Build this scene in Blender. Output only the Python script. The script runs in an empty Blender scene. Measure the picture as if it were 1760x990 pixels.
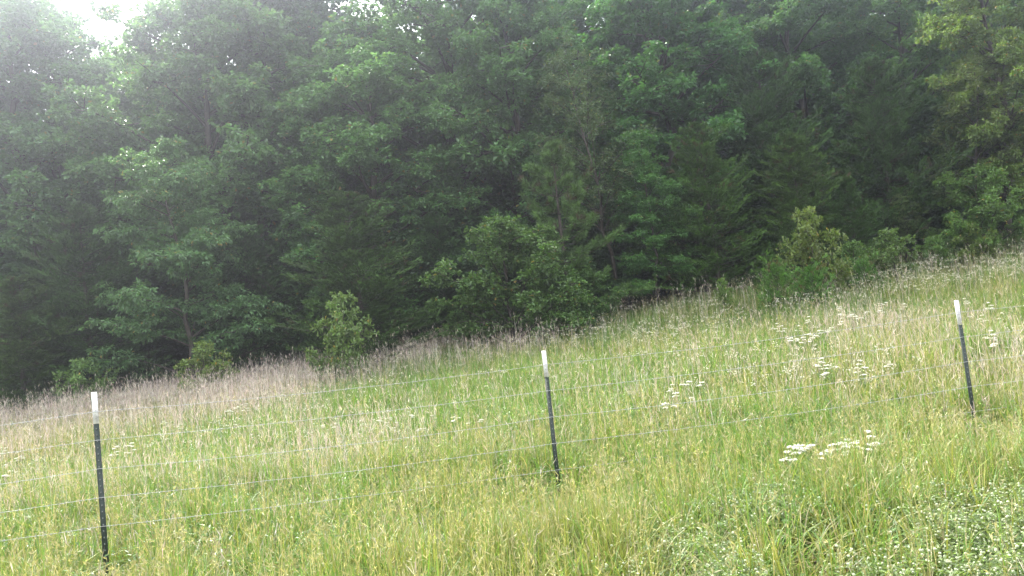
import bpy, math, random
import numpy as np
from mathutils import Matrix, Vector

R = math.radians
C = bpy.context.scene.collection
scn = bpy.context.scene

# ------------------------------------------------------------------ camera
F_PX, PW, PH = 1271.0, 1760.0, 990.0
PITCH, ROLL = R(3.7), R(6.3)
CAM = np.array([0.0, 0.0, 1.8])
FW = np.array([0, math.cos(PITCH), math.sin(PITCH)])
X0 = np.array([1.0, 0, 0]); U0 = np.array([0, -math.sin(PITCH), math.cos(PITCH)])
RT = math.cos(ROLL) * X0 - math.sin(ROLL) * U0
UP = math.sin(ROLL) * X0 + math.cos(ROLL) * U0
cam_data = bpy.data.cameras.new('camera')
cam = bpy.data.objects.new('camera', cam_data); C.objects.link(cam)
cam.matrix_world = Matrix(((RT[0], UP[0], -FW[0], CAM[0]), (RT[1], UP[1], -FW[1], CAM[1]),
                           (RT[2], UP[2], -FW[2], CAM[2]), (0, 0, 0, 1)))
cam_data.sensor_width = 36; cam_data.lens = 36 * F_PX / PW
cam_data.clip_start = 0.1; cam_data.clip_end = 2000
scn.camera = cam

# ------------------------------------------------------------------ sky and sun
SUN_EL, SUN_AZ = R(46), R(-38)          # azimuth measured from +Y towards +X
w = bpy.data.worlds.new("World"); scn.world = w; w.use_nodes = True
nt = w.node_tree; nt.nodes.clear()
out = nt.nodes.new('ShaderNodeOutputWorld'); bg = nt.nodes.new('ShaderNodeBackground')
sky = nt.nodes.new('ShaderNodeTexSky'); sky.sky_type = 'NISHITA'; sky.sun_disc = False
sky.sun_elevation = SUN_EL; sky.sun_rotation = SUN_AZ
sky.air_density = 1.2; sky.dust_density = 4.0
tc = nt.nodes.new('ShaderNodeTexCoord')
nz = nt.nodes.new('ShaderNodeTexNoise'); nz.inputs['Scale'].default_value = 2.2; nz.inputs['Detail'].default_value = 6
cr = nt.nodes.new('ShaderNodeValToRGB')
cr.color_ramp.elements[0].position = .3; cr.color_ramp.elements[0].color = (.72, .72, .72, 1)
cr.color_ramp.elements[1].position = .6; cr.color_ramp.elements[1].color = (1, 1, 1, 1)
mx = nt.nodes.new('ShaderNodeMix'); mx.data_type = 'RGBA'
mx.inputs[7].default_value = (8.6, 8.9, 9.4, 1)    # bright cloud layer
L = nt.links.new
L(tc.outputs['Generated'], nz.inputs['Vector']); L(nz.outputs['Fac'], cr.inputs['Fac'])
L(cr.outputs['Color'], mx.inputs[0]); L(sky.outputs['Color'], mx.inputs[6])
sx = nt.nodes.new('ShaderNodeSeparateXYZ'); L(tc.outputs['Generated'], sx.inputs[0])
mr = nt.nodes.new('ShaderNodeMapRange'); mr.inputs[1].default_value = 0; mr.inputs[2].default_value = 1
mr.inputs[3].default_value = 1.05; mr.inputs[4].default_value = 1.6     # an overcast sky is brightest overhead
L(sx.outputs['Z'], mr.inputs[0])
vm = nt.nodes.new('ShaderNodeVectorMath'); vm.operation = 'SCALE'
L(mx.outputs[2], vm.inputs[0]); L(mr.outputs[0], vm.inputs['Scale']); L(vm.outputs[0], bg.inputs['Color']); L(bg.outputs[0], out.inputs['Surface'])
bg.inputs['Strength'].default_value = 0.07
sd = bpy.data.lights.new('sun', 'SUN'); sun = bpy.data.objects.new('sun', sd); C.objects.link(sun)
sd.energy = 3.2; sd.angle = R(10); sd.color = (1, .95, .86)
sdir = Vector((math.sin(SUN_AZ) * math.cos(SUN_EL), math.cos(SUN_AZ) * math.cos(SUN_EL), math.sin(SUN_EL)))
sun.rotation_euler = sdir.to_track_quat('Z', 'Y').to_euler()
sun.location = sdir * 60

vs = scn.view_settings
vs.view_transform = 'Standard'; vs.look = 'None'; vs.gamma = 1; vs.use_curve_mapping = False
vs.exposure = 2.3
cy = scn.cycles
cy.max_bounces = 5; cy.diffuse_bounces = 3; cy.glossy_bounces = 1; cy.transmission_bounces = 3
cy.volume_bounces = 0; cy.transparent_max_bounces = 4
cy.caustics_reflective = False; cy.caustics_refractive = False
cy.use_denoising = True; cy.denoising_prefilter = 'ACCURATE'

# ------------------------------------------------------------------ helpers
def tag(o, label=None, cat=None, group=None, kind=None):
    if label: o['label'] = label
    if cat: o['category'] = cat
    if group: o['group'] = group
    if kind: o['kind'] = kind
    return o

def empty(name, loc=(0, 0, 0), rz=0):
    o = bpy.data.objects.new(name, None); C.objects.link(o)
    o.location = loc; o.rotation_euler = (0, 0, rz); o.empty_display_size = .2
    return o

class Geo:
    """collects triangle/quad faces with a colour per vertex"""
    def __init__(s): s.v = []; s.f = {3: [], 4: []}; s.c = []; s.n = 0
    def add(s, v, f, c):
        v = np.asarray(v, float).reshape(-1, 3); f = np.asarray(f, int)
        s.v.append(v); s.f[f.shape[1]].append(f + s.n)
        c = np.asarray(c, float)
        s.c.append(np.broadcast_to(c, (len(v), 3)) if c.ndim == 1 else c)
        s.n += len(v)
    def mesh(s, name, m, smooth=False):
        v = np.concatenate(s.v); c = np.concatenate(s.c)
        me = bpy.data.meshes.new(name)
        fs = [(k, np.concatenate(a)) for k, a in s.f.items() if a]
        nl = sum(a.size for k, a in fs); npoly = sum(len(a) for k, a in fs)
        me.vertices.add(len(v)); me.vertices.foreach_set('co', v.astype(np.float32).ravel())
        me.loops.add(nl); me.polygons.add(npoly)
        me.loops.foreach_set('vertex_index', np.concatenate([a.ravel() for k, a in fs]).astype(np.int32))
        st = []; off = 0
        for k, a in fs:
            st.append(off + np.arange(len(a)) * k); off += a.size
        me.polygons.foreach_set('loop_start', np.concatenate(st).astype(np.int32))
        at = me.attributes.new('Col', 'FLOAT_COLOR', 'POINT')
        at.data.foreach_set('color', np.concatenate([c, np.ones((len(c), 1))], 1).astype(np.float32).ravel())
        me.update(calc_edges=True)
        if smooth: me.polygons.foreach_set('use_smooth', np.ones(npoly, bool))
        me.materials.append(m)
        return me
    def obj(s, name, m, parent=None, smooth=False):
        o = bpy.data.objects.new(name, s.mesh(name, m, smooth)); C.objects.link(o)
        if parent: o.parent = parent
        return o

def nrm(a): return a / np.maximum(np.linalg.norm(a, axis=-1, keepdims=True), 1e-9)

def tube(g, pts, rad, col, sides=6):
    pts = np.asarray(pts, float); n = len(pts); rad = np.broadcast_to(np.asarray(rad, float), (n,))
    t = np.gradient(pts, axis=0); t = nrm(t)
    ref = np.array([0.31, .95, .05]) if abs(t[:, 2]).mean() > .6 else np.array([0, 0, 1.0])
    a = nrm(np.cross(t, ref)); b = np.cross(t, a)
    ang = np.arange(sides) * 2 * math.pi / sides
    ring = pts[:, None] + rad[:, None, None] * (np.cos(ang)[None, :, None] * a[:, None] + np.sin(ang)[None, :, None] * b[:, None])
    i = np.arange(n - 1)[:, None] * sides; j = np.arange(sides)[None]; j2 = (j + 1) % sides
    f = np.stack([i + j, i + j2, i + sides + j2, i + sides + j], -1).reshape(-1, 4)
    g.add(ring.reshape(-1, 3), f, col)

def box(g, lo, hi, col):
    x0, y0, z0 = lo; x1, y1, z1 = hi
    v = [(x0, y0, z0), (x1, y0, z0), (x1, y1, z0), (x0, y1, z0), (x0, y0, z1), (x1, y0, z1), (x1, y1, z1), (x0, y1, z1)]
    g.add(v, [(0, 3, 2, 1), (4, 5, 6, 7), (0, 1, 5, 4), (1, 2, 6, 5), (2, 3, 7, 6), (3, 0, 4, 7)], col)

def leaves(g, pos, d, up, ln, wd, col, fold=.25, shape='kite'):
    """one small folded leaf per row; d = axis, up = rough normal"""
    n = len(pos); d = nrm(d); s = nrm(np.cross(d, up)); u = np.cross(s, d)
    ln = np.broadcast_to(ln, (n,))[:, None]; wd = np.broadcast_to(wd, (n,))[:, None]
    col = np.broadcast_to(col, (n, 3))
    if shape == 'kite':
        P = [pos, pos + d * ln * .6 + s * wd * .5 + u * wd * fold, pos + d * ln - u * ln * .12,
             pos + d * ln * .6 - s * wd * .5 + u * wd * fold]
        F = [(0, 1, 2), (0, 2, 3)]
    else:                                   # lobed, wider towards the tip
        P = [pos, pos + d * ln * .4 + s * wd * .28 + u * wd * fold * .6, pos + d * ln * .52 + s * wd * .22 + u * wd * fold * .5,
             pos + d * ln * .78 + s * wd * .5 + u * wd * fold,
             pos + d * ln - u * ln * .1,
             pos + d * ln * .78 - s * wd * .5 + u * wd * fold, pos + d * ln * .52 - s * wd * .22 + u * wd * fold * .5,
             pos + d * ln * .4 - s * wd * .28 + u * wd * fold * .6]
        F = [(0, 1, 2), (0, 2, 4), (2, 3, 4), (4, 5, 6), (0, 4, 6), (0, 6, 7)]
    k = len(P); V = np.stack(P, 1).reshape(-1, 3)
    Fa = (np.arange(n)[:, None, None] * k + np.array(F)[None]).reshape(-1, 3)
    g.add(V, Fa, np.repeat(col, k, 0))

def slivers(g, pos, d, ln, wd, col, rng):
    """narrow needles / scale sprays: one thin triangle pair each"""
    n = len(pos); d = nrm(d); s = nrm(np.cross(d, rng.normal(size=(n, 3))))
    ln = np.broadcast_to(ln, (n,))[:, None]; wd = np.broadcast_to(wd, (n,))[:, None]
    V = np.stack([pos - s * wd * .2, pos + d * ln * .5 + s * wd * .5, pos + d * ln, pos + d * ln * .4 - s * wd * .5], 1).reshape(-1, 3)
    Fa = (np.arange(n)[:, None] * 4 + np.arange(4)[None])
    g.add(V, Fa, np.repeat(np.broadcast_to(col, (n, 3)), 4, 0))

def hash2(i, j, seed):
    v = np.sin(i * 127.1 + j * 311.7 + seed * 74.7) * 43758.5453
    return v - np.floor(v)
def noise2(x, y, s=1.0, seed=0):
    x = np.asarray(x) / s; y = np.asarray(y) / s
    i = np.floor(x); j = np.floor(y); u = x - i; v = y - j
    u = u * u * (3 - 2 * u); v = v * v * (3 - 2 * v)
    return (hash2(i, j, seed) * (1 - u) * (1 - v) + hash2(i + 1, j, seed) * u * (1 - v)
            + hash2(i, j + 1, seed) * (1 - u) * v + hash2(i + 1, j + 1, seed) * u * v)
def sstep(a, b, x):
    t = np.clip((np.asarray(x, float) - a) / (b - a), 0, 1); return t * t * (3 - 2 * t)

EX = [-60, -17.3, -9.4, -3.5, .4, 3.5, 7.3, 10.2, 13.4, 17.3, 60]
EZ = [.62, .82, .90, 1.38, 1.66, 2.02, 2.30, 2.48, 2.66, 2.85, 3.6]
def ground_z(x, y):
    x = np.asarray(x, float); y = np.asarray(y, float)
    H = sum(np.interp(x + o, EX, EZ) for o in (-3, -1.5, 0, 1.5, 3)) / 5
    t = (y - 7.0) / 18.0
    z = H * np.where(t > 0, t, 0)
    z = np.where(t > 1.0, H + (t - 1.0) * H * .45 + (t - 1) * .5, z)
    z = z - .25 * sstep(6.0, 2.5, y) * 1.0
    return z + (noise2(x, y, 2.3, 3) - .5) * .10 + (noise2(x, y, .7, 5) - .5) * .04

def project(p):
    q = np.asarray(p, float) - CAM
    dz = q @ FW
    return PW / 2 + F_PX * (q @ RT) / dz, PH / 2 - F_PX * (q @ UP) / dz
def base_at(px, y):
    """ground point at depth y that the camera sees in column px"""
    x = (px - PW / 2) / F_PX * y
    for _ in range(12):
        z = float(ground_z(x, y)); u, v = project((x, y, z)); x += (px - u) / F_PX * y * .95
    return x, y, float(ground_z(x, y))
def height_to(b, py):
    lo, hi = 0, 40
    for _ in range(40):
        m = (lo + hi) / 2
        if project((b[0], b[1], b[2] + m))[1] > py: lo = m
        else: hi = m
    return lo

# ------------------------------------------------------------------ materials
def mat(name, rough=.6, spec=.3, trans=0, objcol=False, tint=(1, 1, 1), mottle=0, mscale=6, ttint=(1.15, 1.2, .75)):
    m = bpy.data.materials.new(name); m.use_nodes = True; t = m.node_tree
    b = t.nodes['Principled BSDF']; o = t.nodes['Material Output']
    b.inputs['Roughness'].default_value = rough; b.inputs['Specular IOR Level'].default_value = spec
    a = t.nodes.new('ShaderNodeAttribute'); a.attribute_name = 'Col'
    def mul(x, y):
        n = t.nodes.new('ShaderNodeMix'); n.data_type = 'RGBA'; n.blend_type = 'MULTIPLY'; n.inputs[0].default_value = 1
        t.links.new(x, n.inputs[6])
        if isinstance(y, tuple): n.inputs[7].default_value = (*y, 1)
        else: t.links.new(y, n.inputs[7])
        return n.outputs[2]
    c = a.outputs['Color']
    if tint != (1, 1, 1): c = mul(c, tint)
    if objcol:
        oi = t.nodes.new('ShaderNodeObjectInfo'); c = mul(c, oi.outputs['Color'])
    if mottle:
        tcx = t.nodes.new('ShaderNodeTexCoord')
        n = t.nodes.new('ShaderNodeTexNoise'); n.inputs['Scale'].default_value = mscale; n.inputs['Detail'].default_value = 8
        t.links.new(tcx.outputs['Object'], n.inputs['Vector'])
        r = t.nodes.new('ShaderNodeValToRGB')
        r.color_ramp.elements[0].position = .3; r.color_ramp.elements[0].color = (1 - mottle,) * 3 + (1,)
        r.color_ramp.elements[1].position = .7; r.color_ramp.elements[1].color = (1 + mottle * .5,) * 3 + (1,)
        t.links.new(n.outputs['Fac'], r.inputs['Fac']); c = mul(c, r.outputs['Color'])
    t.links.new(c, b.inputs['Base Color'])
    if trans:
        tr = t.nodes.new('ShaderNodeBsdfTranslucent'); ms = t.nodes.new('ShaderNodeMixShader'); ms.inputs[0].default_value = trans
        t.links.new(mul(c, ttint), tr.inputs['Color'])
        t.links.new(b.outputs[0], ms.inputs[1]); t.links.new(tr.outputs[0], ms.inputs[2]); t.links.new(ms.outputs[0], o.inputs['Surface'])
    return m

M_LEAF = mat('leaf', .42, .5, .42, True)
M_NEEDLE = mat('needle', .65, .2, .18, True)
M_BARK = mat('bark', .9, .1, 0, False, mottle=.45, mscale=9)
M_GRASS = mat('grass_blade', .5, .35, .34, ttint=(1.22, 1.2, .65))
M_STRAW = mat('dry_stalk', .7, .2, .25, ttint=(1.1, 1, .85))
M_PETAL = mat('white_petal', .7, .2, .25)
M_SOIL = mat('soil', .95, .1, 0, mottle=.5, mscale=3)
M_POST = mat('painted_steel', .55, .4, 0, mottle=.35, mscale=25)
M_WIRE = mat('galvanised_wire', .65, .3, 0)
M_WIRE.node_tree.nodes['Principled BSDF'].inputs['Metallic'].default_value = .1

# ------------------------------------------------------------------ ground, one sheet to the horizon
gx = np.unique(np.concatenate([np.linspace(-20, 20, 161), np.linspace(-60, 60, 61), np.array([-900, -500, -300, -180, -100, 100, 180, 300, 500, 900])]))
gy = np.unique(np.concatenate([np.linspace(1, 30, 117), np.linspace(-20, 70, 46), np.array([-700, -300, -120, -50, 100, 160, 260, 420, 700, 1100])]))
X, Y = np.meshgrid(gx, gy); Z = ground_z(X, np.clip(Y, -20, 75))
g = Geo(); nx = len(gx); ii = (np.arange(len(gy) - 1)[:, None] * nx + np.arange(nx - 1)[None]).ravel()
n1 = noise2(X, Y, 1.1, 9).ravel()[:, None]
litter = np.array([.085, .078, .04]); red = np.array([.17, .085, .05]); duff = np.array([.045, .035, .022])
wr = (sstep(5.6, 4.4, Y) * sstep(0.2, 1.5, X)).ravel()[:, None]; wd_ = sstep(23.5, 26, Y).ravel()[:, None]
gc = litter * (.75 + .5 * n1); gc = gc * (1 - wr) + red * wr; gc = gc * (1 - wd_) + duff * wd_
g.add(np.stack([X.ravel(), Y.ravel(), Z.ravel()], 1), np.stack([ii, ii + 1, ii + nx + 1, ii + nx], 1), gc)
tag(g.obj('ground', M_SOIL, smooth=True), kind='structure')

# ------------------------------------------------------------------ trees
BARK = (.065, .055, .047)
def copy_thing(root):
    r = root.copy(); C.objects.link(r)
    for ch in root.children:
        c = ch.copy(); C.objects.link(c); c.parent = r
    return r

def make_oak(seed, H=10., Rr=4., cb=.25, limbs=24, sprays=7, ros=13, nl=11, leaf=(.15, .09), pitch=.35,
             flat=.42, spray_r=.62, profile='round', base=(.055, .10, .035), shape='kite', trunk_r=None, droop=.15, jit=.3, inner=.62, lump=1.):
    rng = np.random.default_rng(seed); root = empty('tree'); gw = Geo(); gl = Geo()
    tr = trunk_r or H * .017
    tz = np.linspace(-.3, H * .93, 12); wob = H * .012
    tx = np.cumsum(rng.normal(0, wob, 12)); ty = np.cumsum(rng.normal(0, wob, 12)); tx -= tx[0]; ty -= ty[0]
    tp = np.stack([tx, ty, tz], 1)
    tube(gw, tp, tr * (1 - np.linspace(0, .88, 12)) + .012, BARK, 8)
    TP = []
    def env(t):
        if profile == 'round': return math.sin(math.pi * min(1, (t * .86 + .14))) ** .55
        if profile == 'cone': return (1 - t) ** .75 * .95 + .08
        if profile == 'bush': return math.sin(math.pi * min(1, t * .75 + .25)) ** .5
        return 1
    for k in range(limbs):
        t = (k + rng.random()) / limbs; t = t ** .9
        phi = k * 2.4 + rng.normal(0, .5)
        ze = H * (cb + (1 - cb) * t) ; r = Rr * env(t) * (rng.uniform(.62, 1.12) if profile != 'bush' else rng.uniform(.4, 1.15))
        rise = pitch * r * rng.uniform(.5, 1.4)
        za = max(H * .08, ze - rise)
        a = np.array([np.interp(za, tz, tx), np.interp(za, tz, ty), za])
        e = np.array([a[0] + r * math.cos(phi), a[1] + r * math.sin(phi), ze])
        mid = (a + e) / 2 + np.array([0, 0, .12 * r]) + rng.normal(0, .06 * r, 3)
        u = np.linspace(0, 1, 7)[:, None]
        lp = a * (1 - u) ** 2 + 2 * mid * u * (1 - u) + e * u ** 2
        lr = tr * .38 * (1 - t * .6)
        tube(gw, lp, lr * (1 - np.linspace(0, .85, 7)) + .006, BARK, 5)
        ns = max(3, int(sprays * (.45 + .65 * r / Rr)))
        for s in range(ns):
            us = 1 - (s / ns) * inner * rng.uniform(.75, 1.05)
            c = a * (1 - us) ** 2 + 2 * mid * us * (1 - us) + e * us ** 2
            side = rng.normal(0, 1, 3) * np.array([1, 1, .45]) * spray_r * (1.05 - .35 * us) * lump
            sc = c + side
            tube(gw, [c, (c + sc) / 2 + (0, 0, .04), sc], [lr * .25 + .004, lr * .18 + .004, .004], BARK, 4)
            q = rng.normal(size=(ros, 3)); q = nrm(q) * (rng.random((ros, 1)) ** .5) * spray_r
            q[:, 2] *= flat
            q[:, 2] -= .10 * (q[:, 0] ** 2 + q[:, 1] ** 2) / spray_r
            TP.append(np.concatenate([sc + q, np.broadcast_to(sc, (ros, 3))], 1))
    TP = np.concatenate(TP); P = TP[:, :3]; SC = TP[:, 3:]
    n = len(P) * nl
    pos = np.repeat(P, nl, 0); od = np.repeat(nrm(P - SC + [0, 0, .05]), nl, 0)
    d = nrm(rng.normal(size=(n, 3)) * np.array([1, 1, .5]) * .75 + od * .55 + np.array([0, 0, -droop]))
    pos = pos + d * rng.uniform(0, .09, (n, 1)) * leaf[0] / .15
    upv = np.array([0, 0, 1.0]) + rng.normal(0, .45, (n, 3))
    cl = np.repeat(rng.normal(0, 1, (len(P), 1)), nl, 0) * .11 + rng.normal(0, 1, (n, 1)) * .13
    col = np.array(base) * (1 + cl) * (1 + rng.normal(0, .05, (n, 3)))
    yl = rng.random((n, 1)) < .012
    col = np.where(yl, np.array([.22, .17, .05]), np.clip(col, .008, 1))
    sz = rng.uniform(1 - jit, 1 + jit, n)
    leaves(gl, pos, d, upv, leaf[0] * sz, leaf[1] * sz, col, .22, shape)
    gw.obj('trunk', M_BARK, root, True); gl.obj('crown', M_LEAF, root)
    root['H'] = H; return root

def make_cedar(seed, H=7., Rr=2.2, nb=150, stations=9, per=22, base=(.05, .10, .024), sl=(.155, .034), lift=.28, pine=False, taper=.6):
    rng = np.random.default_rng(seed); root = empty('tree'); gw = Geo(); gl = Geo()
    tz = np.linspace(-.2, H * .97, 10); tx = np.cumsum(rng.normal(0, .02, 10)); ty = np.cumsum(rng.normal(0, .02, 10)); tx -= tx[0]; ty -= ty[0]
    tube(gw, np.stack([tx, ty, tz], 1), H * .018 * (1 - np.linspace(0, .92, 10)), BARK, 7)
    PP, DD = [], []
    for k in range(nb):
        t = (k + rng.random()) / nb
        if pine: t = (round(t * 11) + rng.normal(0, .06)) / 11; t = min(max(t, 0.02), .99)
        phi = k * 2.4 + rng.normal(0, .4); lob = 1 + .20 * math.sin(phi * 3 + seed + t * 9) + .22 * math.sin(phi * 2 - t * 17 + seed * 3)
        r = Rr * ((1 - t) ** taper * .95 + .05) * rng.uniform(.45, 1.2) * lob
        z = H * (.04 + .93 * t)
        lf = lift * rng.uniform(.5, 1.3) * (.5 + t)
        hd = np.array([math.cos(phi), math.sin(phi), 0])
        a = np.array([np.interp(z, tz, tx), np.interp(z, tz, ty), z])
        e = a + hd * r + np.array([0, 0, r * lf]); mid = a + hd * r * .55 + np.array([0, 0, r * lf * .2])
        u = np.linspace(0, 1, 5)[:, None]; lp = a * (1 - u) ** 2 + 2 * mid * u * (1 - u) + e * u ** 2
        tube(gw, lp, .012 * H / 7 * (1 - np.linspace(0, .8, 5)) + .003, BARK, 4)
        sd_ = np.array([-hd[1], hd[0], 0])
        for s in range(stations):
            us = (.25 if not pine else .5) + (.75 if not pine else .5) * (s + rng.random()) / stations
            c = a * (1 - us) ** 2 + 2 * mid * us * (1 - us) + e * us ** 2
            tg = nrm(2 * (1 - us) * (mid - a) + 2 * us * (e - mid))
            bl = (.20 + .34 * (1 - us)) * r * (.45 if pine else 1) * rng.uniform(.5, 1.2) * rng.choice([-1, 1])
            bd = nrm(tg * .7 + sd_ * np.sign(bl) + np.array([0, 0, .25]))
            m = per; uu = rng.random((m, 1))
            PP.append(c + bd * abs(bl) * uu + rng.normal(0, .02 if not pine else .015, (m, 3)))
            DD.append(nrm(bd * .6 + tg * .5 + np.array([0, 0, .18]) + rng.normal(0, .4 if not pine else .6, (m, 3))))
    P = np.concatenate(PP); D = np.concatenate(DD); n = len(P)
    col = np.array(base) * (1 + np.repeat(rng.normal(0, .22, (n // per, 1)), per, 0) + rng.normal(0, .14, (n, 1)))
    dead = np.repeat(rng.random((n // per, 1)) < .035, per, 0)
    col = np.where(dead, np.array([.07, .05, .03]), np.clip(col, .006, 1))
    slivers(gl, P, D, sl[0] * rng.uniform(.6, 1.3, n), sl[1], col, rng)
    gw.obj('trunk', M_BARK, root, True); gl.obj('crown', M_NEEDLE, root)
    root['H'] = H; return root

protos = {}
for i in range(5):                              # tall forest oaks
    protos['oak%d' % i] = make_oak(20 + i, H=17, Rr=4.3 + .3 * (i % 3), cb=.16, limbs=56, sprays=12, ros=13, nl=11, lump=1.25, leaf=(.175, .105),
                                   spray_r=.55, pitch=.5, inner=.5, flat=.5, base=(.092, .178, .068))
protos['hickory'] = make_oak(41, H=8.5, Rr=2.9, cb=.16, limbs=30, sprays=8, ros=18, nl=13, leaf=(.125, .048), pitch=.45, flat=.42,
                             spray_r=.50, profile='cone', base=(.07, .14, .055), trunk_r=.09, droop=.45)
protos['layered'] = make_oak(43, H=9, Rr=2.7, cb=.12, limbs=34, sprays=8, ros=18, nl=13, leaf=(.115, .045), pitch=.4, flat=.36,
                             spray_r=.48, profile='cone', base=(.07, .15, .045), trunk_r=.08, droop=.35)
protos['airy'] = make_oak(47, H=13, Rr=2.1, cb=.35, limbs=34, sprays=6, ros=10, nl=8, leaf=(.12, .06), pitch=.9, flat=.5,
                          spray_r=.45, profile='round', base=(.075, .105, .05), trunk_r=.09)
protos['shrub'] = make_oak(51, H=3.2, Rr=1.9, cb=.12, limbs=30, sprays=8, ros=11, nl=10, leaf=(.085, .06), pitch=.7, flat=.6,
                           spray_r=.28, profile='bush', base=(.075, .14, .04), shape='lobed', trunk_r=.035)
protos['bush'] = make_oak(53, H=1.6, Rr=.85, cb=.08, limbs=14, sprays=5, ros=8, nl=7, leaf=(.10, .065), pitch=.9, flat=.7,
                          spray_r=.2, profile='bush', base=(.09, .14, .045), shape='lobed', trunk_r=.022)
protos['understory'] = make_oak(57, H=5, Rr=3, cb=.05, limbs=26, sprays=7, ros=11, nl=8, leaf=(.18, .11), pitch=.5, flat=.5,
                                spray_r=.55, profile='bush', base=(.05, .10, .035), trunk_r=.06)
for i in range(3):
    protos['cedar%d' % i] = make_cedar(60 + i, H=7.5, Rr=2.7 + .2 * i, nb=200, stations=12, per=30)
protos['cedar_small'] = make_cedar(65, H=1.4, Rr=.8, nb=60, stations=6, per=14, sl=(.10, .018), lift=.9)
protos['pine'] = make_cedar(70, H=6, Rr=1.9, nb=105, stations=8, per=46, sl=(.20, .016), lift=.55, pine=True, taper=.65, base=(.065, .12, .03))
used = set()
def plant(kind, name, px, depth, top=None, H=None, wide=1., rz=0., tint=(1, 1, 1), label='', cat='tree', group=None, xy=None):
    p = protos[kind]
    if xy: b = (xy[0], xy[1], float(ground_z(*xy)))
    else: b = base_at(px, depth)
    h = H if H else height_to(b, top)
    r = p if kind not in used else copy_thing(p)
    used.add(kind)
    r.name = name; s = h / p['H']
    r.location = (b[0], b[1], b[2] - .03); r.rotation_euler = (0, 0, rz); r.scale = (s * wide, s * wide, s)
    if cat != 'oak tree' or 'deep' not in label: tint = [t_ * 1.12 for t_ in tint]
    if 'redcedar' in name: tint = [t_ * .78 for t_ in tint]
    for ch in r.children: ch.color = (*tint, 1)
    tag(r, label, cat, group)
    return r

# big oaks making the face of the wood, left to right
OAK = [
 ('oak0', 62, 30, 14, 1.05, 0.3, (1, 1, 1), 'hazy tall oak at the far left edge of the wood'),
 ('oak1', 165, 33, 14, .92, 2.2, (.95, 1, 1), 'tall oak just left of the open notch of white sky'),
 ('oak2', 395, 29, -50, 1.0, 4.1, (1, 1, .95), 'tall oak just right of the open notch of white sky'),
 ('oak3', 490, 32, -60, 1.0, 1.3, (1.1, 1.1, 1), 'tall oak with lacy top pierced by many bright sky gaps'),
 ('oak4', 560, 34, -80, 1.0, 5.2, (.9, .95, .95), 'dark tall oak behind the broad round crowned oak'),
 ('oak0', 665, 27, 55, 1.15, 2.6, (1.12, 1.15, 1.05), 'broad round crowned oak standing forward in the wood'),
 ('oak1', 800, 31, -120, 1.05, 3.4, (1, 1.02, .95), 'tall oak above the redcedar and the leaning oak shrub'),
 ('oak2', 930, 29, -20, .95, .4, (.95, 1, .9), 'tall oak rising straight behind the young pine'),
 ('oak3', 1160, 30, -120, 1.1, 3.0, (.85, 1.08, .85), 'deep green tall oak behind the airy pale sapling'),
 ('oak4', 1290, 33, -40, 1.0, .9, (.95, 1.02, .85), 'tall oak above the dark redcedars with bright sky gap at its left'),
 ('oak0', 1440, 31, -110, 1.05, 4.4, (.85, .92, .8), 'dark tall oak between the sky gaps at the upper right'),
 ('oak1', 1600, 29, -60, 1.0, 5.6, (1, 1, .8), 'tall oak left of the brownish oak at the right edge'),
 ('oak3', 1745, 24.5, -90, .85, 1.9, (1.3, 1.02, .6), 'olive brown oak reaching in from the right edge with drooping boughs'),
]
for k, px, d, top, wd, rz, tint, lab in OAK:
    plant(k, 'oak_tree', px, d, top=top, wide=wd, rz=rz, tint=tint, label=lab, cat='oak tree', group='tall oaks along the face of the wood')

plant('oak2', 'oak_tree', 255, 36, top=92, wide=1.15, rz=1.7, tint=(1, 1, 1), label='oak filling the wood low down right under the open notch of white sky', cat='oak tree', group='tall oaks along the face of the wood')
# middle layer
plant('hickory', 'hickory_tree', 333, 23.5, top=243, wide=1.0, rz=.4, tint=(1.3, 1.25, 1.25), label='pale young hickory in flat tiers in front of the dark cedars', cat='hickory tree')
plant('layered', 'hickory_tree', 1130, 24.5, top=235, wide=1.0, rz=2., tint=(1.05, 1.15, .95), label='bright tiered hickory directly right of the young pine', cat='hickory tree')
plant('airy', 'sapling_tree', 1085, 25.5, top=85, wide=1.05, rz=1., tint=(1.05, 1.15, 1.0), label='slender airy greyish sapling with visible stem above the young pine', cat='sapling')
plant('pine', 'pine_tree', 985, 23, top=245, wide=1.0, rz=0, tint=(1, 1, 1), label='young pine with soft long needles and yellowish green crown', cat='pine tree')
CED = [
 ('cedar0', 45, 23.5, 470, 1.25, 0, (1.1, 1, .9), 'low broad redcedar at the far left edge of the meadow'),
 ('cedar1', 165, 25, 345, .9, 1, (.95, 1, 1), 'dark tall redcedar just left of the pale tiered hickory'),
 ('cedar2', 440, 26, 380, 1.0, 2, (.85, .95, .95), 'shaded redcedar between the pale tiered hickory and the broad redcedar'),
 ('cedar0', 630, 23, 325, 1.2, 3, (.95, .95, .85), 'broad feathery redcedar behind the small round oak bush'),
 ('cedar1', 770, 26, 360, .9, 4, (.8, .9, .9), 'dark redcedar behind the leaning oak shrub'),
 ('cedar2', 1240, 24.5, 205, .85, 5, (1.1, 1.15, .8), 'redcedar right of the bright tiered hickory'),
 ('cedar0', 1355, 27, 80, .8, 2.5, (.8, .9, .75), 'tallest dark redcedar, its tip just under the sky gap'),
 ('cedar1', 1395, 24, 225, .9, .5, (1.1, 1.08, .75), 'feathery redcedar above the knobbly young oak'),
 ('cedar2', 1545, 25.5, 95, .75, 3.5, (.85, .92, .72), 'narrow dark redcedar behind the thin pale sapling at the right'),
 ('cedar0', 1480, 23.5, 300, .8, 1.5, (.85, .95, .7), 'lower dark redcedar behind the meadow bushes at the right'),
]
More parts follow.
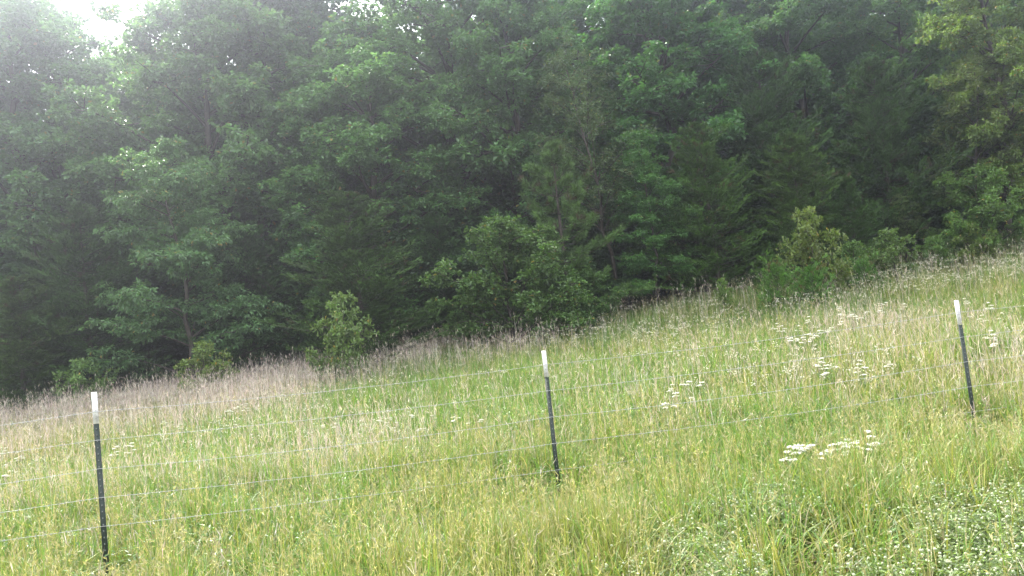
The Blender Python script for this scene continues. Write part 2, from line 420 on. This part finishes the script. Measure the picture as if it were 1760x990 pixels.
for k, px, d, top, wd, rz, tint, lab in CED:
    plant(k, 'redcedar_tree', px, d, top=top, wide=wd, rz=rz, tint=tint, label=lab, cat='redcedar tree', group='redcedars along the meadow edge')
SHR = [
 ('shrub', 'oak_shrub', 885, 21.5, 378, 1.05, 0.2, (1., .98, .9), 'leaning oak shrub at the middle of the meadow edge', 'oak shrub'),
 ('shrub', 'oak_shrub', 1010, 22, 468, 1.2, 2.4, (.85, .9, .8), 'low spreading oak shrub right of the leaning oak shrub', 'oak shrub'),
 ('shrub', 'oak_shrub', 1700, 23, 290, .95, 1.0, (1.35, 1.3, 1.05), 'rounded pale oak shrub near the right edge of the meadow', 'oak shrub'),
 ('bush', 'oak_bush', 598, 20, 518, .62, 0.2, (1.25, 1.25, 1.05), 'small round oak bush in the dry grass before the broad redcedar', 'bush'),
 ('bush', 'oak_bush', 353, 21, 597, .85, 1.2, (1.3, 1.2, .85), 'small yellowish bush at the foot of the pale tiered hickory', 'bush'),
 ('bush', 'oak_bush', 142, 22, 626, .85, 2.2, (1.2, 1.3, 1.1), 'small green bush beyond the left fence post', 'bush'),
 ('bush', 'oak_bush', 1412, 20, 372, .62, 3.2, (1.25, 1.1, .8), 'knobbly upright young oak standing among the low cedar seedlings', 'bush'),
 ('bush', 'oak_bush', 1545, 21, 402, .85, 4.2, (1.0, 1.05, .8), 'spreading bush right of the knobbly young oak', 'bush'),
 ('bush', 'oak_bush', 1475, 21, 422, .8, 5.0, (.85, 1.0, .7), 'dark bush squeezed between the knobbly young oak and the spreading bush', 'bush'),
 ('bush', 'oak_bush', 1610, 22.5, 412, .8, 1.7, (.95, 1.15, .7), 'small bright bush left of the rounded pale oak shrub', 'bush'),
 ('bush', 'oak_bush', 1668, 22.5, 392, .9, .7, (1.25, 1.2, .7), 'low bush at the foot of the rounded pale oak shrub', 'bush'),
 ('bush', 'weed_sapling', 1250, 20.5, 483, .5, 2.9, (1.2, 1.3, .8), 'single bright green seedling standing in the grass before the redcedars', 'seedling'),
 ('cedar_small', 'cedar_seedling', 1345, 19.5, 455, 1.0, 0, (1.4, 1.5, 1.0), 'low feathery cedar seedling left of the knobbly young oak', 'cedar seedling'),
 ('cedar_small', 'cedar_seedling', 1405, 19, 462, 1.2, 1, (1.3, 1.5, 1.0), 'cedar seedling right at the foot of the knobbly young oak', 'cedar seedling'),
 ('cedar_small', 'cedar_seedling', 1490, 20, 452, 1.1, 2, (1.2, 1.4, .9), 'cedar seedling below the spreading bush', 'cedar seedling'),
 ('airy', 'sapling_tree', 1560, 24.5, 335, 1.3, 2, (1.15, 1.2, .8), 'thin pale sapling above the meadow bushes at the right', 'sapling'),
 ('airy', 'sapling_tree', 1655, 24.5, 120, 1.4, 3, (1.15, 1.15, .75), 'tall sapling draped in bright leaves left of the rounded pale oak shrub', 'sapling'),
]
for k, name, px, d, top, wd, rz, tint, lab, cat in SHR:
    plant(k, name, px, d, top=top, wide=wd, rz=rz, tint=tint, label=lab, cat=cat)

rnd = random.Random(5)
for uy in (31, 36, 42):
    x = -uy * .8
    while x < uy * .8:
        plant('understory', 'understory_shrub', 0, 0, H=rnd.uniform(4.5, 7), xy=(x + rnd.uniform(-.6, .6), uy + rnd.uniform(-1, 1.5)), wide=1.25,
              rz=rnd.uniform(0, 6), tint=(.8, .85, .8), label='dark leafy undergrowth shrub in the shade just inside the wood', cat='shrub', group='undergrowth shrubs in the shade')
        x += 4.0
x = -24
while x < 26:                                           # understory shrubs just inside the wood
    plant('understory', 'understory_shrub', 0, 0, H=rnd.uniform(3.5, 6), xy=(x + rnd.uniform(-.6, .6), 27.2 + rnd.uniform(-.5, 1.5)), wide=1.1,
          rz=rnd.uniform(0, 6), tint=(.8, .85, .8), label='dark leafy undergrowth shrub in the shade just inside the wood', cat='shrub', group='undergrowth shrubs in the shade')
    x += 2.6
for row, (yy, sp, hh) in enumerate([(32, 6.0, (14, 17)), (38, 5.5, (14, 18)), (45, 6, (15, 19)), (53, 6.5, (15, 20))]):
    x = -yy * .85 - 4
    while x < yy * .85 + 4:
        if row == 0 and abs(x) < 20: x += sp; continue
        px_ = project((x, yy, 12))[0]
        h = rnd.uniform(*hh)
        h = min(h, 15) if px_ < 245 else h * rnd.uniform(.98, 1.12)
        plant('oak%d' % rnd.randrange(5), 'oak_tree', 0, 0, H=h, xy=(x + rnd.uniform(-1, 1), yy + rnd.uniform(-1.5, 1.5)), wide=rnd.uniform(.95, 1.2),
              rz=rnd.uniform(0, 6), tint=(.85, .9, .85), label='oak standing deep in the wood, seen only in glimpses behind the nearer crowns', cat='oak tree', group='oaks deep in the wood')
        x += sp * rnd.uniform(.8, 1.2)

# ------------------------------------------------------------------ meadow
def blades(g, x, y, h, w, az, bend, col, rng, segs=3, z0=None, tipcol=None):
    n = len(x); z = ground_z(x, y) - .02 if z0 is None else z0
    ts = {3: [0, .4, .75, 1], 2: [0, .55, 1]}[segs]
    dx, dy = np.cos(az), np.sin(az)
    tw = az + math.pi / 2 + rng.normal(0, .6, n); sx, sy = np.cos(tw), np.sin(tw)
    V = []; Cc = []
    for t in ts:
        cx = x + dx * bend * h * t ** 1.8; cyy = y + dy * bend * h * t ** 1.8
        cz = z + h * (t - .42 * np.minimum(bend, 1.4) * t ** 2.2)
        ww = w * .5 * (1 - t * .55)
        cc = col if tipcol is None else col * (1 - t ** 2) + tipcol * t ** 2
        if t < 1:
            V += [np.stack([cx - sx * ww, cyy - sy * ww, cz], 1), np.stack([cx + sx * ww, cyy + sy * ww, cz], 1)]; Cc += [cc, cc]
        else:
            V += [np.stack([cx, cyy, cz], 1)]; Cc += [cc]
    k = len(V); V = np.stack(V, 1).reshape(-1, 3); Cc = np.stack(Cc, 1).reshape(-1, 3)
    o = np.arange(n)[:, None] * k; base = g.n
    g.add(V, np.concatenate([o + np.array([2 * s, 2 * s + 1, 2 * s + 3, 2 * s + 2])[None] for s in range(segs - 1)]), Cc)
    s = 2 * (segs - 1)
    g.f[3].append(o + np.array([s, s + 1, s + 2])[None] + base)
    return

def scatter(rng, y0, y1, dens, margin=2.0):
    """random points in the wedge the camera sees plus a margin"""
    xm = y1 * .72 + margin
    n = int(dens * 2 * xm * (y1 - y0))
    x = rng.uniform(-xm, xm, n); y = rng.uniform(y0, y1, n)
    k = np.abs(x) < y * .72 + margin
    return x[k], y[k]

FX = [-7.7, -3.669, .25, 4.89, 9.4]; FY = [6.1, 6.369, 7.628, 8.227, 8.9]
def lush(x, y):      # fresh green ground
    a = noise2(x, y, 2.6, 21) * .6 + noise2(x, y, 1.1, 22) * .4
    p = np.exp(-(((x + 2.0) / 4.5) ** 2 + ((y - 13) / 3.0) ** 2)) * .5
    return np.clip(a + p, 0, 1)
def dead(x, y):      # old broomsedge
    a = noise2(x, y, 2.2, 31) * .55 + noise2(x, y, .8, 32) * .45
    left = sstep(0.5, -3.5, x) * sstep(13.5, 18.5, y) * (.2 + .62 * noise2(x, y, 4.5, 37))
    mid = np.exp(-(((x - 3.2) / 3.0) ** 2 + ((y - 14.5) / 2.6) ** 2)) * .15
    return np.clip(a + left + mid - .22 * sstep(-1, 2.5, x) * sstep(18, 20.5, y), 0, 1.3)

def verge(x, y):     # where the white flowered weeds crowd out the grass
    yy = y + 1.1 * (noise2(x, y, .8, 43) - .5)
    return sstep(6.1, 5.3, yy) * sstep(.1, 1.7, x + .8 * (noise2(x, y, .6, 45) - .5))
rng = np.random.default_rng(3)
gg = Geo(); gd = Geo(); gs = Geo()
GREEN = np.array([.078, .186, .020]); YEL = np.array([.172, .21, .036]); STRAW = np.array([.31, .275, .15]); PINK = np.array([.45, .385, .325])
for (y0, y1, dens, wmul, segs) in ((2.6, 6.2, 2100, 1.5, 3), (6.2, 9.5, 1500, 1.6, 3), (9.5, 15, 750, 1.9, 3), (15, 21, 420, 2.2, 2), (21, 28.5, 230, 3.0, 2)):
    per = {0: 18}.get(0) if y0 < 9 else 10
    tx_, ty_ = scatter(rng, y0, y1, dens * 1.25 / per, 2.5)
    cl = noise2(tx_, ty_, .45, 40) * .6 + noise2(tx_, ty_, .17, 41) * .4
    keep = rng.random(len(tx_)) < .4 + 1.0 * cl
    keep &= rng.random(len(tx_)) > .8 * verge(tx_, ty_)      # bare red soil by the verge
    tx_, ty_, cl = tx_[keep], ty_[keep], cl[keep]; nt_ = len(tx_)
    ta = np.repeat(rng.uniform(0, 6.28, nt_), per)                     # each tuft leans its own way and has its own shade
    tq = np.repeat(rng.random(nt_), per); th = np.repeat(rng.normal(0, 1, nt_), per); tb = np.repeat(rng.normal(0, 1, (nt_, 1)), per, 0)
    n = nt_ * per; az = rng.uniform(0, 2 * math.pi, n); rr_ = np.abs(rng.normal(0, .035, n)) * (1 + .6 * (y0 > 9))
    x = np.repeat(tx_, per) + np.cos(az) * rr_; y = np.repeat(ty_, per) + np.sin(az) * rr_; cl = np.repeat(cl, per)
    az = az + np.sin(ta - az) * .5
    lu = lush(x, y); de = dead(x + rng.normal(0, .5, len(x)), y + rng.normal(0, .5, len(x)))
    h = (.27 + .22 * cl + rng.normal(0, .07, n) + .085 * th) * (.85 + .5 * noise2(x, y, 3, 44))
    fl = np.interp(x, FX, FY); near = sstep(-1.5, -.8, y - fl) * sstep(.5, .1, y - fl) * np.max([np.exp(-((x - y / yy_ * xx_) / .32) ** 2) for xx_, yy_ in zip(FX, FY)], 0)
    h = np.clip(h * (1 - .36 * near) * (1 - .3 * sstep(23, 27, y)), .08, .75)
    q = np.clip(tq + rng.normal(0, .22, n), 0, 1)[:, None]
    fy = np.clip(.40 - .9 * (lu - .45) + .15 * sstep(10, 5, y), .04, .9)[:, None]
    fs = np.clip(.07 + .30 * (de - .55), .02, .35)[:, None]
    col = np.where(q < fs, STRAW, np.where(q < fs + fy, YEL, GREEN)) * (1 + rng.normal(0, .14, (n, 1)) + .13 * tb) * (1 + rng.normal(0, .05, (n, 3)))
    col = np.clip(col, .01, .8)
    bend = np.abs(rng.normal(.5, .45, n))
    blades(gg, x, y, h, .0055 * wmul * rng.uniform(.6, 1.5, n), az, bend, col, rng, segs, tipcol=np.clip(col * .75 + STRAW * .3, 0, 1))
    # seed stems of the fescue: fine stalk with a loose straw panicle
    m = rng.random(n) < .06 * (1.3 - lu)
    xs, ys = x[m], y[m]; k = len(xs); hs = h[m] * 1.1 + rng.uniform(.12, .3, k); a2 = rng.uniform(0, 6.28, k); b2 = np.abs(rng.normal(.12, .12, k))
    hs = np.clip(hs, .25, .8) * (1 - .45 * near[m])
    stc = np.array([.25, .245, .115]) * (1 + rng.normal(0, .15, (k, 1)))
    blades(gg, xs, ys, hs, .003 * wmul + np.zeros(k), a2, b2, stc, rng, segs)
    pn = 7 if y0 < 9 else 4
    tt = rng.uniform(.72, 1.0, (k, pn))
    px = xs[:, None] + np.cos(a2)[:, None] * (b2 * hs)[:, None] * tt ** 1.8
    py = ys[:, None] + np.sin(a2)[:, None] * (b2 * hs)[:, None] * tt ** 1.8
    pz = ground_z(xs, ys)[:, None] - .02 + hs[:, None] * (tt - .42 * b2[:, None] * tt ** 2.2)
    P = np.stack([px, py, pz], -1).reshape(-1, 3)
    D = rng.normal(0, .5, (len(P), 3)) + [0, 0, .9]
    slivers(gg, P, D, .035 * rng.uniform(.6, 1.4, len(P)) * wmul ** .4, .005 * wmul, np.repeat(stc * np.array([1.15, 1.1, 1.2]), pn, 0), rng)
    # dead broomsedge stalks
    x, y = scatter(rng, y0, y1, dens * .42, 2.5)
    de = dead(x + rng.normal(0, .55, len(x)), y + rng.normal(0, .55, len(x))); keep = rng.random(len(x)) < np.clip((de - .62) * 2.0, .045, .75) * (.25 + .75 * sstep(6, 11, y)) * (1 - sstep(24.0, 26, y))
    keep &= rng.random(len(x)) > .7 * verge(x, y)
    x, y = x[keep], y[keep]; k = len(x)
    col = PINK * (1 + rng.normal(0, .17, (k, 1))) * (1 + rng.normal(0, .05, (k, 3)))
    hh = np.clip(rng.normal(.64, .16, k), .25, 1.1) * (1 + .3 * sstep(14, 20, y)) * (1 - .35 * (y < 8))
    blades(gd, x, y, hh, .0034 * wmul, rng.uniform(0, 6.28, k), np.abs(rng.normal(.12, .12, k)), col, rng, segs)
    k3 = 3; tt = rng.uniform(.45, .95, (k, k3))
    P = np.stack([np.repeat(x, k3), np.repeat(y, k3), (ground_z(x, y)[:, None] + hh[:, None] * tt).ravel()], 1)
    slivers(gd, P, rng.normal(0, .35, (len(P), 3)) + [0, 0, 1], .11, .004 * wmul, np.repeat(col, k3, 0) * 1.05, rng)
tag(gg.obj('meadow_grass', M_GRASS), 'long yellow green grass covering the sloping meadow', 'grass', kind='stuff')
tag(gd.obj('dry_grass', M_STRAW), 'dead pinkish tan grass stalks standing through the meadow', 'dry grass', kind='stuff')

# long coarse blades arching out of the sward near the fence
gl_ = Geo(); x, y = scatter(rng, 3.0, 10, 13, 1); x = np.repeat(x, 14); y = np.repeat(y, 14); n = len(x)
az = rng.uniform(0, 6.28, n); x = x + np.cos(az) * .04; y = y + np.sin(az) * .04
fl = np.interp(x, FX, FY); near = sstep(-1.5, -.8, y - fl) * sstep(.5, .1, y - fl) * np.max([np.exp(-((x - y / yy_ * xx_) / .35) ** 2) for xx_, yy_ in zip(FX, FY)], 0)
q = rng.random((n, 1))
col = np.where(q < .65, np.array([.09, .18, .035]), np.where(q < .85, YEL, STRAW)) * (1 + rng.normal(0, .15, (n, 1)))
blades(gl_, x, y, rng.uniform(.35, .68, n) * (1 - .4 * near), rng.uniform(.009, .015, n), az, np.abs(rng.normal(.8, .4, n)), np.clip(col, .01, 1), rng, 3)
tag(gl_.obj('coarse_grass', M_GRASS), 'coarse arching grass blades standing out of the near meadow', 'grass', kind='stuff')

# low leafy forbs mixed in the grass
gf = Geo()
x, y = scatter(rng, 3.4, 24, 26, 2); keep = rng.random(len(x)) < np.clip((lush(x, y) - .35) * 2.2, .1, 1); x, y = x[keep], y[keep]
n = len(x); per = 16; z = ground_z(x, y)
u = rng.uniform(.15, 1, (n, per)); hh = rng.uniform(.25, .5, n)
P = np.stack([(x[:, None] + rng.normal(0, .05, (n, per)) * u).ravel(), (y[:, None] + rng.normal(0, .05, (n, per)) * u).ravel(), (z[:, None] + hh[:, None] * u).ravel()], 1)
a = rng.uniform(0, 6.28, n * per); D = np.stack([np.cos(a), np.sin(a), rng.uniform(-.1, .8, n * per)], 1)
col = np.array([.09, .16, .04]) * (1 + rng.normal(0, .15, (n * per, 1)))
leaves(gf, P, D, np.array([0, 0, 1.0]) + rng.normal(0, .3, (n * per, 3)), rng.uniform(.03, .065, n * per), .02, col)
tag(gf.obj('leafy_weeds', M_LEAF), 'small green leafy weeds mixed into the meadow grass', 'weeds', kind='stuff')

# ------------------------------------------------------------------ white flowered weeds on the verge, lower right
gw_ = Geo(); gh = Geo()
def ball(g, P, r, col):
    n = len(P); o = np.array([(1, 0, 0), (0, 1, 0), (-1, 0, 0), (0, -1, 0), (0, 0, 1), (0, 0, -1)]) * .5
    d = np.array([(1, 1, .9), (-1, 1, .9), (-1, -1, .9), (1, -1, .9), (1, 1, -.7), (-1, 1, -.7), (-1, -1, -.7), (1, -1, -.7)]) * .32
    allp = np.concatenate([o, d]); V = (P[:, None] + allp[None] * r[:, None, None] * 2).reshape(-1, 3)
    F = np.array([(4, 6, 7), (4, 7, 8), (4, 8, 9), (4, 9, 6), (0, 6, 9), (1, 7, 6), (2, 8, 7), (3, 9, 8), (0, 10, 6), (10, 1, 6), (1, 11, 7), (11, 2, 7),
                  (2, 12, 8), (12, 3, 8), (3, 13, 9), (13, 0, 9), (5, 10, 13), (5, 11, 10), (5, 12, 11), (5, 13, 12)])
    g.add(V, (np.arange(n)[:, None, None] * 14 + F[None]).reshape(-1, 3), np.repeat(col, 14, 0))
npl = 0; plants = []
tries = rng.uniform([0.6, 3.9], [5.6, 7.0], (5000, 2))
for (xx, yy) in tries:
    lim = np.interp(xx, [.6, 1.2, 2.2, 3.3, 4.5], [6.0, 6.3, 6.15, 6.1, 6.6])
    if rng.random() > .06 + .94 * float(verge(xx, yy)): continue
    if .5 * noise2(xx, yy, .38, 71) + .5 * noise2(xx, yy, .9, 73) + rng.normal(0, .05) < .47: continue
    plants.append((xx, yy))
plants = np.array(plants[:1300]); npl = len(plants)
H0 = rng.uniform(.22, .58, npl); zz = ground_z(plants[:, 0], plants[:, 1])
lean = rng.normal(0, .35, (npl, 2))
for q in range(5):                                    # five side stems a plant
    a = rng.uniform(0, 6.28, npl); b = rng.uniform(.25, .75, npl) if q else np.full(npl, .1)
    hx = H0 * rng.uniform(.75, 1.1, npl)
    blades(gw_, plants[:, 0], plants[:, 1], hx, .004 + np.zeros(npl), a, b, np.broadcast_to(np.array([.14, .19, .10]), (npl, 3)), rng, 3)
    m = 15; u = rng.uniform(.2, 1, (npl, m)); 
    def along(u):
        return np.stack([(plants[:, 0][:, None] + np.cos(a)[:, None] * (b * hx)[:, None] * u ** 1.8).ravel(),
                         (plants[:, 1][:, None] + np.sin(a)[:, None] * (b * hx)[:, None] * u ** 1.8).ravel(),
                         (zz[:, None] - .02 + hx[:, None] * (u - .42 * b[:, None] * u ** 2.2)).ravel()], 1)
    P = along(u) + rng.normal(0, .012, (npl * m, 3)); aa = rng.uniform(0, 6.28, npl * m)
    D = np.stack([np.cos(aa), np.sin(aa), rng.uniform(0, .8, npl * m)], 1)
    col = np.array([.145, .20, .07]) * (1 + rng.normal(0, .15, (npl * m, 1)))
    leaves(gw_, P, D, np.array([0, 0, 1.]) + rng.normal(0, .4, (npl * m, 3)), rng.uniform(.025, .055, npl * m), .014, col)
    m = 4; u = rng.uniform(.8, 1.0, (npl, m)); u[:, 0] = 1
    P = along(u) + rng.normal(0, .022, (npl * m, 3)) + [0, 0, .012]
    k = rng.random(len(P)) < .36; P = P[k]
    ball(gh, P, rng.uniform(.0045, .0095, len(P)), np.array([.38, .41, .28]) * (1 + rng.normal(0, .1, (len(P), 1))))
o = gw_.obj('flowering_weeds', M_LEAF)
tag(o, 'grey green bushy weeds with little round white flowers on the red verge', 'weeds', kind='stuff')
gh.obj('flower_heads', M_PETAL, o)

# ------------------------------------------------------------------ yarrow plants
def make_yarrow(seed, heads, H, rad):
    rng = np.random.default_rng(seed); root = empty('yarrow_plant')
    st = Geo(); lf = Geo(); FH = []
    green = np.array([.13, .19, .08])
    for k in range(heads):
        a = rng.uniform(0, 6.28); r = 0 if k == 0 else rng.uniform(.04, .16)
        top = np.array([math.cos(a) * r, math.sin(a) * r, H * rng.uniform(.82, 1.05)])
        bs = np.array([math.cos(a) * r * .2, math.sin(a) * r * .2, -.02])
        pts = np.array([bs, bs * .4 + top * .6 * np.array([.8, .8, 1]), top - [0, 0, rad * .5]])
        tube(st, pts, [.0028, .0022, .0018], green, 4)
        R0 = rad * rng.uniform(.7, 1.15); nn = 26
        rr = R0 * np.sqrt(rng.random(nn)); aa = rng.uniform(0, 6.28, nn)
        P = top + np.stack([rr * np.cos(aa), rr * np.sin(aa), -(rr / R0) ** 2 * R0 * .22 + rng.normal(0, .002, nn)], 1)
        for q in range(0, nn, 4): tube(st, [pts[2], P[q] - [0, 0, .003]], [.0014, .001], green, 3)
        fl = Geo(); FH.append(fl); ball(fl, P, rng.uniform(.006, .010, nn) * rad / .04, np.array([.60, .59, .51]) * (1 + rng.normal(0, .05, (nn, 1))))
        m = 40; u = rng.uniform(.05, .75, (m, 1)); Pp = bs * (1 - u) + top * u; a3 = rng.uniform(0, 6.28, m)
        D = np.stack([np.cos(a3), np.sin(a3), rng.uniform(.3, 1.2, m)], 1)
        slivers(lf, Pp, D, .07, .012, green * (1 + rng.normal(0, .12, (m, 1))), rng)
    st.obj('stem', M_LEAF, root); [h_.obj('flower_head', M_PETAL, root) for h_ in FH]; lf.obj('leaves', M_LEAF, root)
    return root
ypro = [make_yarrow(80 + i, h, .56, r) for i, (h, r) in enumerate([(1, .045), (3, .042), (4, .038), (2, .05)])]
yused = set()
PATCH = [   # px, top py, depth, spread px (x, y), count, label
 (1432, 760, 5.9, 66, 12, 19, 'white flat topped yarrow in the big near patch left of the right post', 'near yarrow patch left of the right post', 1.0),
 (700, 722, 9.5, 50, 14, 8, 'white flat topped yarrow in the patch between left and middle posts', 'yarrow patch between the left and middle posts', .9),
 (805, 718, 9.6, 26, 8, 4, 'white yarrow just left of the middle post', 'yarrow just left of the middle post', .9),
 (580, 810, 7.0, 18, 7, 2, 'pair of lone white yarrow heads low between left and middle posts', 'lone pair of yarrow between the posts', .7),
 (757, 832, 6.6, 12, 4, 2, 'two small white yarrow heads in the grass left of the middle post foot', 'small yarrow pair near the middle post foot', .6),
 (567, 727, 9.0, 8, 3, 1, 'single white yarrow head standing alone between the left and middle posts', 'single yarrow', .8),
 (405, 692, 12, 26, 10, 6, 'cream yarrow in the small patch just right of the left post top', 'yarrow patch right of the left post top', 1.0),
 (205, 770, 9.0, 25, 10, 5, 'white yarrow right behind the left post', 'yarrow behind the left post', .9),
 (22, 785, 8.5, 28, 22, 10, 'white yarrow at the left edge beyond the wires', 'yarrow at the left edge', .9),
 (1185, 655, 10.5, 32, 30, 6, 'cream yarrow in the upright patch between middle and right posts', 'yarrow between the middle and right posts', 1.0),
 (1390, 560, 14.0, 50, 18, 16, 'cream yarrow in the dense far patch up the slope left of the right post', 'far dense yarrow patch', 1.1),
 (1500, 530, 14.5, 60, 16, 14, 'white yarrow on the slope beyond the right post', 'yarrow on the slope beyond the right post', 1.1),
 (1470, 622, 11.0, 75, 16, 7, 'cream yarrow halfway up the slope left of the right post', 'yarrow halfway up the slope', 1.0),
 (1700, 560, 12.0, 40, 60, 8, 'cream yarrow at the right edge beyond the right post', 'yarrow at the right edge', 1.0),
]
def at_height(px, py, d):
    """x on the row at depth d in column px; stem height so the head shows near row py"""
    b = base_at(px, d)
    return b, height_to(b, py)
rnd = random.Random(11)
for (px, py, d, sx, sy, cnt, lab, grp, sc) in PATCH:
    for k in range(cnt):
        dd = d
        qx = px + rnd.uniform(-1, 1) * sx
        bx, by, bz = base_at(qx, dd)
        tpy = py + rnd.uniform(-1, 1) * sy - (qx - px) * .11
        # walk the plant along the ground so that its head, at its own height, falls in the patch
        h = .50 * sc * rnd.uniform(.85, 1.1)
        lo, hi = 4.0, 24.0
        for _ in range(30):
            m = (lo + hi) / 2; b = base_at(qx, m)
            if project((b[0], b[1], b[2] + h))[1] > tpy: lo = m
            else: hi = m
        b = base_at(qx, lo)
        i = rnd.randrange(4) if cnt > 2 else (0 if k else 3)
        r = ypro[i] if i not in yused else copy_thing(ypro[i]); yused.add(i)
        r.name = 'yarrow_plant'; r.location = b; r.rotation_euler = (rnd.uniform(-.08, .08), rnd.uniform(-.08, .08), rnd.uniform(0, 6)); s = h / .56
        r.scale = (s, s, s)
        tag(r, lab, 'wildflower', grp)
# fleabane and far flowers nobody could count: dots of white above the grass
gfl = Geo(); gst = Geo()
x, y = scatter(rng, 9, 25, 34, 1.5)
f = noise2(x, y, 1.6, 91) * .6 + noise2(x, y, .5, 92) * .4 + .22 * sstep(15, 20, y) - .1 * sstep(12, 9, y)
keep = rng.random(len(x)) < np.clip((f - .60) * (1.6 + 1.4 * (x > 2)), 0, 1); x, y = x[keep], y[keep]; n = len(x)
hh = rng.uniform(.4, .72, n); z = ground_z(x, y)
blades(gst, x, y, hh, .004, rng.uniform(0, 6.28, n), np.full(n, .05), np.broadcast_to(np.array([.15, .20, .08]), (n, 3)), rng, 2)
m = 5; P = np.stack([np.repeat(x, m), np.repeat(y, m), np.repeat(z + hh, m)], 1) + rng.normal(0, 1, (n * m, 3)) * [.035, .035, .012]
ball(gfl, P, rng.uniform(.006, .011, n * m), np.array([.48, .46, .37]) * (1 + rng.normal(0, .08, (n * m, 1))))
o = gst.obj('small_wildflowers', M_LEAF); tag(o, 'countless small cream wildflowers dotted over the far half of the meadow', 'wildflowers', kind='stuff')
gfl.obj('flower_heads', M_PETAL, o)

# ------------------------------------------------------------------ wire fence
fence = empty('wire_fence', (FX[2], FY[2], 0))
tag(fence, 'five strand barbed wire fence on dark green steel posts with white tips', 'fence')
POST_TOP = [1.70, 1.716, 1.615, 1.654, 1.72]
fpos = np.array([FX[2], FY[2], 0])
def t_section(g, z0, z1, w, d, th, col, off=0.):
    # flange faces the camera (-Y), web runs back
    box(g, (-w / 2, -th / 2, z0), (w / 2, th / 2, z1), col)
    box(g, (-th / 2, th / 2 + .0005, z0), (th / 2, d, z1), col)
WZ = []
for i in range(5):
    gz = float(ground_z(FX[i], FY[i])); Ht = POST_TOP[i]; z_t = Ht - gz
    g = Geo(); t_section(g, -.35, z_t - .272,   .043, .036, .005, (.012, .022, .016))
    po = g.obj('post', M_POST, fence); po.location = np.array([FX[i], FY[i], gz]) - fpos
    po.rotation_euler = (0, R([0, .1, .1, -.2, 0][i]), R([8, 14, -4, 5, 0][i]))
    g = Geo(); t_section(g, z_t - .27, z_t,   .044, .037, .0062, (.62, .62, .62))
    for q in range(7):                       # rust and wear on the paint
        zz = z_t - .02 - .035 * q
        box(g, (-.004, -.0052, zz), (.004, -.0033, zz + .006), (.4, .4, .38))
    g.obj('white_tip', M_POST, po)
    g = Geo()
    for q in range(26):
        zz = z_t - .32 - q * .054
        if zz < 0: break
        box(g, (-.0045, -.0075, zz), (.0045, -.0028, zz + .013), (.12, .13, .12))
    g.obj('stud', M_POST, po)['kind'] = 'stuff'
    ws = [Ht - [.17, .168, .142, .135, .14][i] - [.245, .242, .268, .274, .27][i] * q for q in range(5)]; WZ.append(ws)
    for zz in ws:
        g = Geo(); zl = zz - gz
        tube(g, [(-.024, .004, zl - .006), (-.021, -.008, zl - .001), (0, -.0125, zl + .002), (.021, -.008, zl - .001), (.024, .004, zl - .006)], .0017, (.42, .43, .43), 5)
        g.obj('wire_clip', M_WIRE, po)
for q in range(5):
    g = Geo(); P = []
    for i in range(4):
        u = np.linspace(0, 1, 26)[:-1] if i < 3 else np.linspace(0, 1, 26)
        sag = -.035 * 4 * u * (1 - u) * [1, .7, 1.2, .9, .5][q] + rng.normal(0, .0012, len(u))
        P.append(np.stack([FX[i] + (FX[i + 1] - FX[i]) * u, FY[i] + (FY[i + 1] - FY[i]) * u - .010, WZ[i][q] + (WZ[i + 1][q] - WZ[i][q]) * u + sag], 1))
    P = np.concatenate(P); dl = np.concatenate([[0], np.cumsum(np.linalg.norm(np.diff(P, axis=0), axis=1))])
    s = np.arange(0, dl[-1], .02); W = np.stack([np.interp(s, dl, P[:, k]) for k in range(3)], 1)
    for ph in (0, math.pi):                  # two twisted strands
        off = np.stack([np.zeros(len(s)), np.cos(s * 95 + ph), np.sin(s * 95 + ph)], 1) * .0016
        tube(g, W + off - fpos, .0011, (.33, .335, .335), 4)
    for sb in np.arange(.06, dl[-1], .127):
        c = np.array([np.interp(sb, dl, P[:, k]) for k in range(3)]) - fpos
        a = rng.uniform(0, 3.14)
        for da in (0, 1.5):
            v = np.array([.25, math.cos(a + da), math.sin(a + da)]) * .014
            tube(g, [c - v, c, c + v], [.0007, .0019, .0007], (.27, .275, .275), 4)
        tube(g, [c - [.006, 0, 0], c + [.006, 0, 0]], .0036, (.27, .275, .275), 5)
    g.obj('barbed_wire', M_WIRE, fence)

# ------------------------------------------------------------------ haze
g = Geo(); box(g, (-75, -6, -1.6), (75, 75, 26), (1, 1, 1))  # volume added to imitate the milky lens glare at the upper left
hm = bpy.data.materials.new('glare_haze'); hm.use_nodes = True; t = hm.node_tree; t.nodes.clear()
ho = t.nodes.new('ShaderNodeOutputMaterial'); pv = t.nodes.new('ShaderNodeVolumePrincipled')
pv.inputs['Color'].default_value = (.82, .87, 1, 1); pv.inputs['Density'].default_value = .0048; pv.inputs['Anisotropy'].default_value = .92
t.links.new(pv.outputs[0], ho.inputs['Volume'])
tag(g.obj('glare_haze', hm), 'thin pale veil added in the air to imitate lens glare', 'glare_haze', kind='stuff')
